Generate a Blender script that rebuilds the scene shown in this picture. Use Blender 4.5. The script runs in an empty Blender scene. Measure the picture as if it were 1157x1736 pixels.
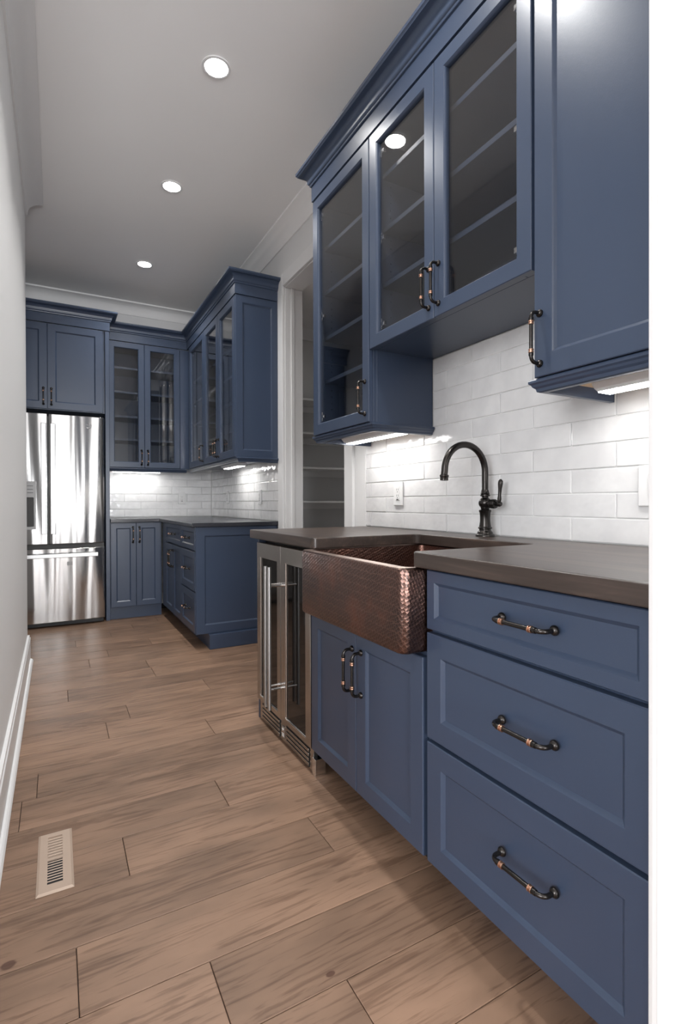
import bpy, bmesh, math, random
from mathutils import Vector, Matrix
from math import sin, cos, pi, radians, sqrt

S = bpy.context.scene
COL = S.collection
random.seed(7)

# ------------------------------------------------------------------ camera
F, YAW, PIT, ROLL, CY, CAMH = 874.7, 0.50447, -0.005455, -0.002584, 856.9, 1.04
fw = Vector((sin(YAW)*cos(PIT), cos(YAW)*cos(PIT), sin(PIT)))
r0 = Vector((cos(YAW), -sin(YAW), 0)); u0 = r0.cross(fw)
Rv = r0*cos(ROLL)+u0*sin(ROLL); Uv = u0*cos(ROLL)-r0*sin(ROLL)
cd = bpy.data.cameras.new('camera'); cam = bpy.data.objects.new('camera', cd); COL.objects.link(cam)
m = Matrix.Identity(4)
for i in range(3):
    m[i][0] = Rv[i]; m[i][1] = Uv[i]; m[i][2] = -fw[i]
m[2][3] = CAMH
cam.matrix_world = m
cd.sensor_fit = 'HORIZONTAL'; cd.sensor_width = 36; cd.lens = 36*F/1157; cd.shift_y = -(868-CY)/1157
cd.clip_start = 0.01
S.camera = cam

# ------------------------------------------------------------------ light and exposure
W = bpy.data.worlds.new('world'); S.world = W; W.use_nodes = True
W.node_tree.nodes['Background'].inputs[0].default_value = (0.80, 0.90, 1.0, 1)
W.node_tree.nodes['Background'].inputs[1].default_value = 1.0
S.view_settings.view_transform = 'Standard'; S.view_settings.look = 'None'
S.view_settings.exposure = 0.0; S.view_settings.gamma = 1; S.view_settings.use_curve_mapping = False

def area(name, loc, direction, sx, sy, power, color=(1, 1, 1), spread=180):
    l = bpy.data.lights.new(name, 'AREA'); l.shape = 'RECTANGLE'; l.size = sx; l.size_y = sy
    l.energy = power; l.color = color; l.spread = radians(spread)
    o = bpy.data.objects.new(name, l); COL.objects.link(o); o.location = loc
    o.rotation_euler = Vector(direction).to_track_quat('-Z', 'Z').to_euler()
    return o
# daylight just outside the windows of the room behind the camera
area('daylight_side', (-3.75, -1.75, 1.55), (1, 0, -0.35), 2.6, 2.0, 150, (0.97, 0.98, 1.0), 120)
area('daylight_back', (0.2, -5.1, 1.2), (0, 1, 0.45), 3.4, 1.9, 600, (0.97, 0.98, 1.0))
DOWNLIGHT, DOWNWATT, UNDERCAB = 45.0, 9.0, 27.0       # emission strengths of the lamps' lenses

# ------------------------------------------------------------------ materials
def mat(name, color, rough=0.5, metal=0.0, **kw):
    M = bpy.data.materials.new(name); M.use_nodes = True
    b = M.node_tree.nodes['Principled BSDF']
    b.inputs['Base Color'].default_value = (*color, 1)
    b.inputs['Roughness'].default_value = rough; b.inputs['Metallic'].default_value = metal
    for k, v in kw.items(): b.inputs[k.replace('_', ' ')].default_value = v
    return M
def N(M, t, **kw):
    n = M.node_tree.nodes.new(t)
    for k, v in kw.items():
        if k.startswith('i_'): n.inputs[k[2:].replace('_', ' ')].default_value = v
        else: setattr(n, k, v)
    return n
def L(M, a, b): M.node_tree.links.new(a, b)
def bsdf(M): return M.node_tree.nodes['Principled BSDF']
def ramp(M, fac, stops):
    n = N(M, 'ShaderNodeValToRGB'); cr = n.color_ramp
    while len(cr.elements) < len(stops): cr.elements.new(0.5)
    for e, (p, c) in zip(cr.elements, stops): e.position = p; e.color = (*c, 1)
    L(M, fac, n.inputs[0]); return n
def mapped(M, scale=(1, 1, 1), rand=0.0, coord='Object'):
    tc = N(M, 'ShaderNodeTexCoord'); mp = N(M, 'ShaderNodeMapping'); mp.inputs['Scale'].default_value = scale
    if rand:
        oi = N(M, 'ShaderNodeObjectInfo'); ml = N(M, 'ShaderNodeVectorMath', operation='SCALE')
        cx = N(M, 'ShaderNodeCombineXYZ'); L(M, oi.outputs['Random'], cx.inputs[0]); L(M, oi.outputs['Random'], cx.inputs[1]); L(M, oi.outputs['Random'], cx.inputs[2])
        L(M, cx.outputs[0], ml.inputs[0]); ml.inputs['Scale'].default_value = rand
        ad = N(M, 'ShaderNodeVectorMath', operation='ADD'); L(M, tc.outputs[coord], ad.inputs[0]); L(M, ml.outputs[0], ad.inputs[1])
        L(M, ad.outputs[0], mp.inputs['Vector'])
    else: L(M, tc.outputs[coord], mp.inputs['Vector'])
    return mp.outputs[0]
def noise(M, vec, scale, detail=4, rough=0.5, dist=0.0):
    n = N(M, 'ShaderNodeTexNoise'); n.inputs['Scale'].default_value = scale; n.inputs['Detail'].default_value = detail
    n.inputs['Roughness'].default_value = rough; n.inputs['Distortion'].default_value = dist; L(M, vec, n.inputs['Vector']); return n.outputs['Fac']
def bump(M, h, strength, dist):
    n = N(M, 'ShaderNodeBump'); n.inputs['Strength'].default_value = strength; n.inputs['Distance'].default_value = dist
    L(M, h, n.inputs['Height']); L(M, n.outputs[0], bsdf(M).inputs['Normal']); return n

def painted(name, color, rough, amount=0.15):
    M = mat(name, color, rough); v = mapped(M)
    bump(M, noise(M, v, 260, 2), amount, 0.0006)
    return M
BLUE = painted('navy_paint', (0.041, 0.060, 0.103), 0.31)
WALL = painted('wall_paint', (0.78, 0.78, 0.78), 0.6)
PANTRY = painted('pantry_paint', (0.66, 0.66, 0.66), 0.6)
CEIL = painted('ceiling_paint', (0.93, 0.925, 0.92), 0.75)
TRIM = painted('trim_paint', (0.80, 0.80, 0.80), 0.35, 0.05)

KNOTS = ((-0.100, 1.376, 0.014, 0.011), (0.525, 1.004, 0.010, 0.006))
def floor_mat():
    M = mat('oak_floor', (0.2, 0.12, 0.08), 0.45, 0.0, Specular_IOR_Level=0.35)
    v = mapped(M, (1, 1, 1), 17.0)
    st = N(M, 'ShaderNodeMapping'); st.inputs['Scale'].default_value = (1.3, 11, 11); L(M, v, st.inputs['Vector'])
    fine = N(M, 'ShaderNodeMapping'); fine.inputs['Scale'].default_value = (5, 110, 110); L(M, v, fine.inputs['Vector'])
    n1 = noise(M, st.outputs[0], 1.0, 5, 0.55, 1.3)
    rings = N(M, 'ShaderNodeMath', operation='PINGPONG'); mu = N(M, 'ShaderNodeMath', operation='MULTIPLY'); mu.inputs[1].default_value = 7
    L(M, n1, mu.inputs[0]); L(M, mu.outputs[0], rings.inputs[0]); rings.inputs[1].default_value = 0.5
    n2 = noise(M, fine.outputs[0], 1.0, 3, 0.6)
    a = N(M, 'ShaderNodeMath', operation='MULTIPLY_ADD'); a.inputs[1].default_value = 0.5; L(M, rings.outputs[0], a.inputs[0]); L(M, n2, a.inputs[2])
    b2 = N(M, 'ShaderNodeMath', operation='MULTIPLY_ADD'); b2.inputs[1].default_value = 0.75; L(M, n1, b2.inputs[0]); L(M, a.outputs[0], b2.inputs[2])
    rp = ramp(M, b2.outputs[0], [(0.5, (0.112, 0.064, 0.041)), (0.85, (0.190, 0.114, 0.074)), (1.0, (0.255, 0.159, 0.106))])
    # whole-plank tone
    oi = N(M, 'ShaderNodeObjectInfo'); mr = N(M, 'ShaderNodeMapRange'); mr.inputs['To Min'].default_value = 0.84; mr.inputs['To Max'].default_value = 1.14
    L(M, oi.outputs['Random'], mr.inputs['Value'])
    sc = N(M, 'ShaderNodeVectorMath', operation='SCALE'); L(M, rp.outputs[0], sc.inputs[0]); L(M, mr.outputs[0], sc.inputs['Scale'])
    # blotchy dark stain
    bl = N(M, 'ShaderNodeMapping'); bl.inputs['Scale'].default_value = (3, 7, 7); L(M, v, bl.inputs['Vector'])
    n3 = noise(M, bl.outputs[0], 1.2, 3)
    m3 = N(M, 'ShaderNodeMapRange'); m3.inputs['From Min'].default_value = 0.3; m3.inputs['From Max'].default_value = 0.65; m3.inputs['To Min'].default_value = 0.72; m3.inputs['To Max'].default_value = 1.08
    L(M, n3, m3.inputs['Value'])
    s2 = N(M, 'ShaderNodeVectorMath', operation='SCALE'); L(M, sc.outputs[0], s2.inputs[0]); L(M, m3.outputs[0], s2.inputs['Scale'])
    col = s2.outputs[0]
    tc = N(M, 'ShaderNodeTexCoord')
    for (kx, ky, rx, ry) in KNOTS:
        sb = N(M, 'ShaderNodeVectorMath', operation='SUBTRACT'); L(M, tc.outputs['Object'], sb.inputs[0]); sb.inputs[1].default_value = (kx, ky, 0)
        dv = N(M, 'ShaderNodeVectorMath', operation='MULTIPLY'); L(M, sb.outputs[0], dv.inputs[0]); dv.inputs[1].default_value = (1/rx, 1/ry, 0)
        ln = N(M, 'ShaderNodeVectorMath', operation='LENGTH'); L(M, dv.outputs[0], ln.inputs[0])
        wob = N(M, 'ShaderNodeMath', operation='MULTIPLY_ADD'); L(M, n2, wob.inputs[0]); wob.inputs[1].default_value = 0.5; L(M, ln.outputs['Value'], wob.inputs[2])
        mk = N(M, 'ShaderNodeMapRange'); L(M, wob.outputs[0], mk.inputs['Value']); mk.inputs['From Min'].default_value = 1.15; mk.inputs['From Max'].default_value = 1.5; mk.inputs['To Min'].default_value = 0.75; mk.inputs['To Max'].default_value = 0.0
        mx = N(M, 'ShaderNodeMix', data_type='RGBA'); L(M, mk.outputs[0], mx.inputs[0]); L(M, col, mx.inputs[6]); mx.inputs[7].default_value = (0.055, 0.020, 0.013, 1); col = mx.outputs[2]
    L(M, col, bsdf(M).inputs['Base Color'])
    bump(M, a.outputs[0], 0.25, 0.0012)
    return M
FLOOR = floor_mat()
GAP = mat('plank_gap', (0.02, 0.012, 0.009), 0.8)

def walnut():
    M = mat('walnut_top', (0.05, 0.03, 0.02), 0.33)
    v = mapped(M, (10, 0.9, 10))
    n1 = noise(M, v, 2.0, 5, 0.6, 0.6)
    v2 = mapped(M, (120, 4, 120)); n2 = noise(M, v2, 1.0, 3)
    a = N(M, 'ShaderNodeMath', operation='MULTIPLY_ADD'); a.inputs[1].default_value = 0.4; L(M, n2, a.inputs[0]); L(M, n1, a.inputs[2])
    rp = ramp(M, a.outputs[0], [(0.4, (0.022, 0.016, 0.013)), (0.7, (0.050, 0.036, 0.030)), (0.95, (0.10, 0.069, 0.054))])
    L(M, rp.outputs[0], bsdf(M).inputs['Base Color']); bump(M, a.outputs[0], 0.15, 0.001)
    return M
WALNUT = walnut()

def copper_mat():
    M = mat('hammered_copper', (0.3, 0.12, 0.07), 0.3, 1.0)
    v = mapped(M)
    rt = N(M, 'ShaderNodeMapping'); rt.inputs['Rotation'].default_value = (0.5, 0.35, 0.2); L(M, v, rt.inputs['Vector']); v0 = v; v = rt.outputs[0]
    vo = N(M, 'ShaderNodeTexVoronoi'); vo.inputs['Scale'].default_value = 112; vo.inputs['Randomness'].default_value = 0.30; L(M, v, vo.inputs['Vector'])
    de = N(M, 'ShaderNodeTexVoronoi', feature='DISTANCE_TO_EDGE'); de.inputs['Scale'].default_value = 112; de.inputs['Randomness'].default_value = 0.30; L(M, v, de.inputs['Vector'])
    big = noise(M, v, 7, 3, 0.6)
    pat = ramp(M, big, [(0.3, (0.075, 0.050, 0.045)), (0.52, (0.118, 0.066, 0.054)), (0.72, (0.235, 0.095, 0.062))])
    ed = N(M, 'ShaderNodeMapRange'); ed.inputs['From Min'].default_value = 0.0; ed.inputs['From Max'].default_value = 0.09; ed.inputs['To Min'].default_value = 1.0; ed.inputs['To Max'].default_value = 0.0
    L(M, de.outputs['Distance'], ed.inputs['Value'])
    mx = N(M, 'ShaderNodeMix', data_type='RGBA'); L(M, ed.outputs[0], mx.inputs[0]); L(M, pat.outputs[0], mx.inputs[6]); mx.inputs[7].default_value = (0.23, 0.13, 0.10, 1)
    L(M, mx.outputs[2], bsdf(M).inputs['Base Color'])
    sq = N(M, 'ShaderNodeMath', operation='POWER'); sq.inputs[1].default_value = 2.0; L(M, vo.outputs['Distance'], sq.inputs[0])
    bump(M, sq.outputs[0], 0.38, 0.0035)
    return M
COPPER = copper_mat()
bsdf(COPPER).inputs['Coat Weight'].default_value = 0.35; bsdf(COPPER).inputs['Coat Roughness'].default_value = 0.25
POLISHED = mat('polished_copper', (0.62, 0.48, 0.42), 0.3, 1.0)
BRONZE = mat('oiled_bronze', (0.050, 0.046, 0.044), 0.27, 0.9)
RING = mat('copper_ring', (0.58, 0.34, 0.24), 0.3, 1.0)

def steel_mat(name, wavy, color=(0.62, 0.61, 0.60), rough=0.2, sc=(5.5, 5.5, 0.55), dist=0.03):
    M = mat(name, color, rough, 1.0)
    v = mapped(M, sc)
    n1 = noise(M, v, 1.0, 0.6, 0.4, 0.5)
    bump(M, n1, wavy, dist)
    return M
STEEL = steel_mat('fridge_steel', 1.0, (0.52, 0.515, 0.51), 0.14, (8.5, 8.5, 0.42), 0.016)
COOLST = steel_mat('cooler_steel', 0.05, (0.43, 0.405, 0.38), 0.25)
BRUSH = mat('brushed_bar', (0.50, 0.50, 0.50), 0.34, 1.0)
CHROME = mat('chrome', (0.8, 0.8, 0.8), 0.12, 1.0)
BLACK = mat('black_plastic', (0.012, 0.012, 0.013), 0.5)
DARKGL = mat('dark_glass', (0.010, 0.009, 0.009), 0.05, 0.0, Specular_IOR_Level=0.25)
GREYPL = mat('grey_plastic', (0.42, 0.42, 0.42), 0.4)
PLATE = mat('white_plastic', (0.80, 0.80, 0.80), 0.3)
SLOT = mat('slot_dark', (0.06, 0.06, 0.06), 0.6)
VENT = mat('beige_metal', (0.42, 0.32, 0.25), 0.45)
RAWWOOD = mat('raw_maple', (0.55, 0.38, 0.24), 0.6)
INNER = mat('cabinet_interior', (0.045, 0.060, 0.095), 0.5)

def granite():
    M = mat('black_granite', (0.03, 0.03, 0.035), 0.25); v = mapped(M)
    rp = ramp(M, noise(M, v, 160, 5, 0.8), [(0.35, (0.012, 0.013, 0.018)), (0.6, (0.035, 0.037, 0.047)), (0.75, (0.11, 0.11, 0.12))])
    L(M, rp.outputs[0], bsdf(M).inputs['Base Color']); return M
GRANITE = granite()
def tile_mat():
    M = mat('white_tile', (0.80, 0.80, 0.80), 0.10); v = mapped(M, (1, 1, 1), 9.0)
    rp = ramp(M, noise(M, v, 9, 3), [(0.3, (0.72, 0.72, 0.725)), (0.7, (0.83, 0.83, 0.83))])
    L(M, rp.outputs[0], bsdf(M).inputs['Base Color'])
    bump(M, noise(M, v, 16, 2), 0.35, 0.012); return M
TILE = tile_mat()
GROUT = mat('grout', (0.86, 0.86, 0.85), 0.8)

def glass_mat(name, tint):
    M = bpy.data.materials.new(name); M.use_nodes = True; nt = M.node_tree
    nt.nodes.remove(nt.nodes['Principled BSDF']); out = nt.nodes['Material Output']
    lw = N(M, 'ShaderNodeLayerWeight'); lw.inputs['Blend'].default_value = 0.5
    pw = N(M, 'ShaderNodeMath', operation='POWER'); pw.inputs[1].default_value = 4.0; L(M, lw.outputs['Facing'], pw.inputs[0])
    ma = N(M, 'ShaderNodeMath', operation='MULTIPLY_ADD'); ma.inputs[1].default_value = 0.90; ma.inputs[2].default_value = 0.045; L(M, pw.outputs[0], ma.inputs[0])
    t = N(M, 'ShaderNodeBsdfTransparent'); t.inputs[0].default_value = (*tint, 1)
    g = N(M, 'ShaderNodeBsdfGlossy'); g.inputs['Roughness'].default_value = 0.02; g.inputs[0].default_value = (1, 1, 1, 1)
    mx = N(M, 'ShaderNodeMixShader'); L(M, ma.outputs[0], mx.inputs[0]); L(M, t.outputs[0], mx.inputs[1]); L(M, g.outputs[0], mx.inputs[2])
    L(M, mx.outputs[0], out.inputs['Surface']); return M
GLASS = glass_mat('cabinet_glass', (0.90, 0.90, 0.90))
WINGL = glass_mat('window_glass', (0.97, 0.97, 0.97))
def emit(name, col, s):
    M = mat(name, (0.8, 0.8, 0.8)); bsdf(M).inputs['Emission Color'].default_value = (*col, 1); bsdf(M).inputs['Emission Strength'].default_value = s; return M
LAMP = emit('downlight_lens', (1.0, 0.985, 0.96), DOWNLIGHT)
STRIP = emit('strip_lens', (1.0, 0.98, 0.95), UNDERCAB)

# ------------------------------------------------------------------ mesh builder
class MB:
    def __init__(s): s.v = []; s.f = []
    def box(s, x0, x1, y0, y1, z0, z1):
        n = len(s.v); s.v += [(x, y, z) for z in (z0, z1) for y in (y0, y1) for x in (x0, x1)]
        s.f += [tuple(n+i for i in q) for q in ((0, 2, 3, 1), (4, 5, 7, 6), (0, 1, 5, 4), (2, 6, 7, 3), (0, 4, 6, 2), (1, 3, 7, 5))]
        return s
    def loops(s, Ls, cap0=False, cap1=False, closed=False):
        k = len(Ls[0]); n = len(s.v)
        for l in Ls: s.v += [tuple(p) for p in l]
        m = len(Ls)
        for i in range(m if closed else m-1):
            a = n+i*k; b = n+((i+1) % m)*k
            for j in range(k): s.f.append((a+j, a+(j+1) % k, b+(j+1) % k, b+j))
        if cap0: s.f.append(tuple(n+j for j in reversed(range(k))))
        if cap1: s.f.append(tuple(n+(m-1)*k+j for j in range(k)))
        return s
    def tube(s, path, r, seg=10, caps=True):
        path = [Vector(p) for p in path]; rs = r if isinstance(r, (list, tuple)) else [r]*len(path)
        Ls = []; up = None
        for i, p in enumerate(path):
            t = (path[min(i+1, len(path)-1)]-path[max(i-1, 0)]).normalized()
            if up is None:
                up = Vector((0, 0, 1)) if abs(t.z) < 0.9 else Vector((1, 0, 0))
            a = t.cross(up).normalized(); b = a.cross(t).normalized(); up = b
            Ls.append([p+a*rs[i]*cos(2*pi*j/seg)+b*rs[i]*sin(2*pi*j/seg) for j in range(seg)])
        return s.loops(Ls, caps, caps)
    def lathe(s, prof, origin=(0, 0, 0), axis=(0, 0, 1), seg=20):
        o = Vector(origin); ax = Vector(axis).normalized(); h = Vector((1, 0, 0)) if abs(ax.x) < 0.9 else Vector((0, 1, 0))
        a = ax.cross(h).normalized(); b = ax.cross(a)
        Ls = [[o+ax*z+(a*cos(2*pi*j/seg)+b*sin(2*pi*j/seg))*max(r, 1e-5) for j in range(seg)] for r, z in prof]
        return s.loops(Ls, True, True)
    def sweep(s, path, prof, side=1):
        """profile (out, z) along a 2-D path with mitred corners; side=1 offsets to the right of travel"""
        P = [Vector((p[0], p[1])) for p in path]; Ls = []
        for i, p in enumerate(P):
            d0 = (P[i]-P[i-1]).normalized() if i else None
            d1 = (P[i+1]-P[i]).normalized() if i < len(P)-1 else None
            nr = lambda d: Vector((d.y, -d.x))*side
            if d0 is None: n = nr(d1)
            elif d1 is None: n = nr(d0)
            else:
                a, b = nr(d0), nr(d1); n = (a+b); n = n/(n.dot(a))
            Ls.append([(p.x+n.x*o, p.y+n.y*o, z) for o, z in prof])
        return s.loops(Ls, True, True)
    def prism(s, poly, z0, z1):
        return s.loops([[(x, y, z0) for x, y in poly], [(x, y, z1) for x, y in poly]], True, True)
    def mesh(s, name, mats):
        me = bpy.data.meshes.new(name); me.from_pydata(s.v, [], s.f); me.update()
        bm = bmesh.new(); bm.from_mesh(me); bmesh.ops.recalc_face_normals(bm, faces=bm.faces); bm.to_mesh(me); bm.free()
        for x in (mats if isinstance(mats, (list, tuple)) else [mats]): me.materials.append(x)
        return me
    def build(s, name, mats, parent=None, bev=0.0, smooth=False, seg=2):
        return obj(name, s.mesh(name, mats), parent, bev, smooth, seg)

def obj(name, me, parent=None, bev=0.0, smooth=False, seg=2):
    o = bpy.data.objects.new(name, me); COL.objects.link(o); o.parent = parent
    if bev:
        b = o.modifiers.new('bevel', 'BEVEL'); b.width = bev; b.segments = seg; b.limit_method = 'ANGLE'; b.angle_limit = radians(40)
    if smooth:
        me.polygons.foreach_set('use_smooth', [True]*len(me.polygons))
        if hasattr(me, 'set_sharp_from_angle'): me.set_sharp_from_angle(angle=radians(38))
    return o
def tag(o, label, cat, group=None):
    o['label'] = label; o['category'] = cat
    if group: o['group'] = group
    return o
def thing(name, label, cat, loc=(0, 0, 0), rotz=0, group=None):
    o = bpy.data.objects.new(name, None); COL.objects.link(o); o.location = loc; o.rotation_euler = (0, 0, rotz)
    o.empty_display_size = 0.05
    return tag(o, label, cat, group)
def struct(o, label, cat='structure'):
    o['kind'] = 'structure'; o['label'] = label; o['category'] = cat; return o
def bx(name, parent, mat_, x0, x1, y0, y1, z0, z1, bev=0.0):
    return MB().box(x0, x1, y0, y1, z0, z1).build(name, mat_, parent, bev)
TURN = -pi/2        # cabinets whose fronts look to -x : local x -> -y, local y (depth) -> +x

# ------------------------------------------------------------------ room shell
CEILZ, TW, WX, LX, FY = 3.05, 1.48, 1.489, -0.172, 5.612
def shell(name, boxes, m_, label, cat='wall'):
    b = MB()
    for q in boxes: b.box(*q)
    return struct(b.build(name, m_), label, cat)
floor = shell('floor', [(-3.7, 3.4, -4.7, 5.9, -0.1, -0.004)], GAP, 'brown oak plank floor running across the narrow galley pantry', 'floor')
shell('ceiling', [(-3.7, 3.4, -4.7, 5.9, CEILZ, CEILZ+0.1)], CEIL, 'smooth pale grey ceiling with three recessed lights', 'ceiling')
shell('wall_left', [(LX-0.13, LX, 0.80, 4.0, -0.004, CEILZ)], WALL, 'plain pale grey wall along the left of the passage')
shell('wall_alcove', [(-0.62, -0.52, 4.0, FY, -0.004, CEILZ), (-0.62, LX-0.13, 3.9, 4.0, -0.004, CEILZ)], WALL, 'pale grey wall beside the refrigerator, behind the passage corner')
wall_far = shell('wall_far', [(-0.62, 1.63, FY, FY+0.12, -0.004, CEILZ)], WALL, 'pale grey end wall behind the refrigerator and corner cabinets')
wall_right = shell('wall_right', [(WX, 1.63, 0.33, 2.62, -0.004, CEILZ), (WX, 1.63, 3.56, FY, -0.004, CEILZ), (WX, 1.63, 2.62, 3.56, 2.645, CEILZ)], WALL,
                   'pale grey right wall with tiled backsplash and the pantry doorway')
# room behind the camera with its windows
shell('wall_front', [(0.80, 1.489, 0.20, 0.33, -0.004, CEILZ), (1.489, 3.4, 0.20, 0.33, -0.004, CEILZ)], WALL, 'white wall return with the cased opening at the right edge')
shell('wall_rear_left', [(-3.7, -3.58, -4.7, -3.1, 0, CEILZ), (-3.7, -3.58, -0.4, 0.8, 0, CEILZ), (-3.7, -3.58, -3.1, -0.4, 0, 0.5), (-3.7, -3.58, -3.1, -0.4, 2.6, CEILZ),
                         (-3.58, LX-0.13, 0.80, 0.92, 0, CEILZ)], WALL, 'wall with a wide window in the room behind')
shell('wall_rear', [(-3.7, -1.45, -4.7, -4.58, 0, CEILZ), (1.85, 3.4, -4.7, -4.58, 0, CEILZ), (-1.45, 1.85, -4.7, -4.58, 0, 0.5), (-1.45, 1.85, -4.7, -4.58, 2.6, CEILZ)], WALL, 'back wall with a wide window in the room behind')
shell('wall_rear_right', [(3.28, 3.4, -4.58, 0.2, 0, CEILZ)], WALL, 'plain side wall in the room behind')
def window(name, x0, x1, y0, y1, label, alongx):
    t = thing(name, label, 'window'); t['kind'] = 'structure'
    b = MB(); g = MB()
    if alongx:
        for k in range(4): xx = x0+(x1-x0-0.07)*k/3; b.box(xx, xx+0.07, y0, y1, 0.5, 2.6)
        for z in (0.5, 2.53): b.box(x0, x1, y0, y1, z, z+0.07)
        g.box(x0, x1, (y0+y1)/2, (y0+y1)/2+0.006, 0.5, 2.6)
    else:
        for k in range(4): yy = y0+(y1-y0-0.07)*k/3; b.box(x0, x1, yy, yy+0.07, 0.5, 2.6)
        for z in (0.5, 2.53): b.box(x0, x1, y0, y1, z, z+0.07)
        g.box((x0+x1)/2, (x0+x1)/2+0.006, y0, y1, 0.5, 2.6)
    b.build('window_frame', TRIM, t); g.build('window_pane', WINGL, t)
window('window_1', -1.45, 1.85, -4.68, -4.60, 'wide white framed window in the room behind the camera', True)
window('window_2', -3.68, -3.60, -3.1, -0.4, 'white framed side window in the room behind the camera', False)

# planks
PW = 0.189
ends = {-1: [0.55], 0: [0.30, 1.9], 1: [0.036, 1.6], 2: [0.723, -0.8], 3: [0.175, 1.75], 4: [0.515, -0.5], 5: [1.1, -0.11], 6: [-0.066, 1.45],
        7: [0.622, -0.9], 8: [0.2, 1.3], 9: [0.309, 1.55], 10: [0.75, -0.2], 11: [0.05, 1.2], 12: [0.52, 1.42]}
for row in range(-5, 23):
    y0 = 1.1655+PW*(row-1); y1 = y0+PW
    js = sorted(ends.get(row, [random.uniform(-0.1, 0.8), random.uniform(1.1, 1.5)]))
    xs = [-1.4]+[j for j in js if -1.2 < j < 1.8]+[2.0]
    xl = -0.6 if y1 > 0.8 else -1.4; xs[0] = xl-0.3
    for a, b in zip(xs[:-1], xs[1:]):
        if b < -0.62 or a > 1.49: continue
        o = bx('floor_plank', floor, FLOOR, a+0.0008, b-0.0008, y0+0.0007, y1-0.0007, -0.016, 0.0, 0.0016)
bx('subfloor_planks', floor, FLOOR, -3.6, 3.3, -4.5, 1.1655-PW*6, -0.016, 0.0)
bx('pantry_floor', floor, FLOOR, 2.002, 3.3, 2.0, 5.5, -0.016, 0.0)

# baseboard
BB = [(0, 0.0), (0.030, 0.0), (0.030, 0.010), (0.026, 0.018), (0.019, 0.022), (0.017, 0.03), (0.017, 0.145), (0.012, 0.150), (0.011, 0.163), (0, 0.163)]
BBm = [(0, 0.0), (0.017, 0.0), (0.017, 0.145), (0.013, 0.150), (0.012, 0.163), (0, 0.163)]
o = struct(MB().sweep([(LX, 0.82), (LX, 4.0), (LX-0.13, 4.0)], BBm).build('baseboard_left', TRIM), 'tall white baseboard along the left wall', 'baseboard')
SHOE = [(0.0172, 0.001), (0.034, 0.001), (0.034, 0.006), (0.030, 0.013), (0.024, 0.018), (0.0172, 0.020)]
MB().sweep([(LX, 0.82), (LX, 3.96)], SHOE).build('shoe_molding', TRIM, o)
# ceiling crowns
CR = [(0, 2.94), (0.010, 2.94), (0.012, 2.948), (0.016, 2.962)]+[(0.016+0.084*(1-cos(a)), 2.962+0.072*sin(a)) for a in [pi/2*k/8 for k in range(1, 9)]]+[(0.106, 3.036), (0.106, 3.0495), (0, 3.0495)]
struct(MB().sweep([(LX, 0.82), (LX, 4.0)], CR).build('trim_1', TRIM, None, 0, True), 'white cove crown along the top of the left wall', 'crown molding')
struct(MB().sweep([(-0.52, FY), (WX, FY), (WX, 0.34)], [(o_*1.0, z) for o_, z in CR]).build('trim_2', CEIL, None, 0, True), 'pale cove crown around the end and right walls above the cabinets', 'crown molding')
# pantry doorway casing and jamb
t = thing('trim_3', 'white casing and jamb of the pantry doorway in the right wall', 'door casing'); t['kind'] = 'structure'
CX = WX-0.019
bx('casing_board', t, TRIM, CX, WX, 3.555, 3.650, 0.001, 2.735, 0.003)
bx('casing_board', t, TRIM, CX, WX, 2.530, 2.625, 0.001, 2.735, 0.003)
bx('casing_head', t, TRIM, CX, WX, 2.6265, 3.5535, 2.640, 2.735, 0.003)
bx('jamb', t, TRIM, WX+0.001, 1.632, 3.547, 3.559, 0.001, 2.632, 0.002)
bx('jamb', t, TRIM, WX+0.001, 1.632, 2.621, 2.633, 0.001, 2.632, 0.002)
bx('head_jamb', t, TRIM, WX+0.001, 1.632, 2.621, 3.559, 2.633, 2.644, 0.002)
bx('door_stop', t, TRIM, 1.535, 1.560, 3.536, 3.5465, 0.001, 2.632, 0.002)
# cased opening at the right edge
t = thing('trim_4', 'white jamb of the cased opening at the right edge of the frame', 'door casing'); t['kind'] = 'structure'
bx('jamb', t, TRIM, 0.785, 0.799, 0.20, 0.349, 0.001, 2.44, 0.002)
MB().prism([(0.7845, 0.350), (0.7845, 0.452), (0.788, 0.4605), (0.800, 0.4605), (0.800, 0.350)], 0.001, 2.54).build('casing_board', TRIM, t, 0.002)
bx('casing_bead', t, TRIM, 0.781, 0.784, 0.412, 0.444, 0.001, 2.52, 0.0015)
bx('wall_filler', t, TRIM, 0.8005, 1.48, 0.332, 0.4605, 0.90, 2.90)
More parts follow.
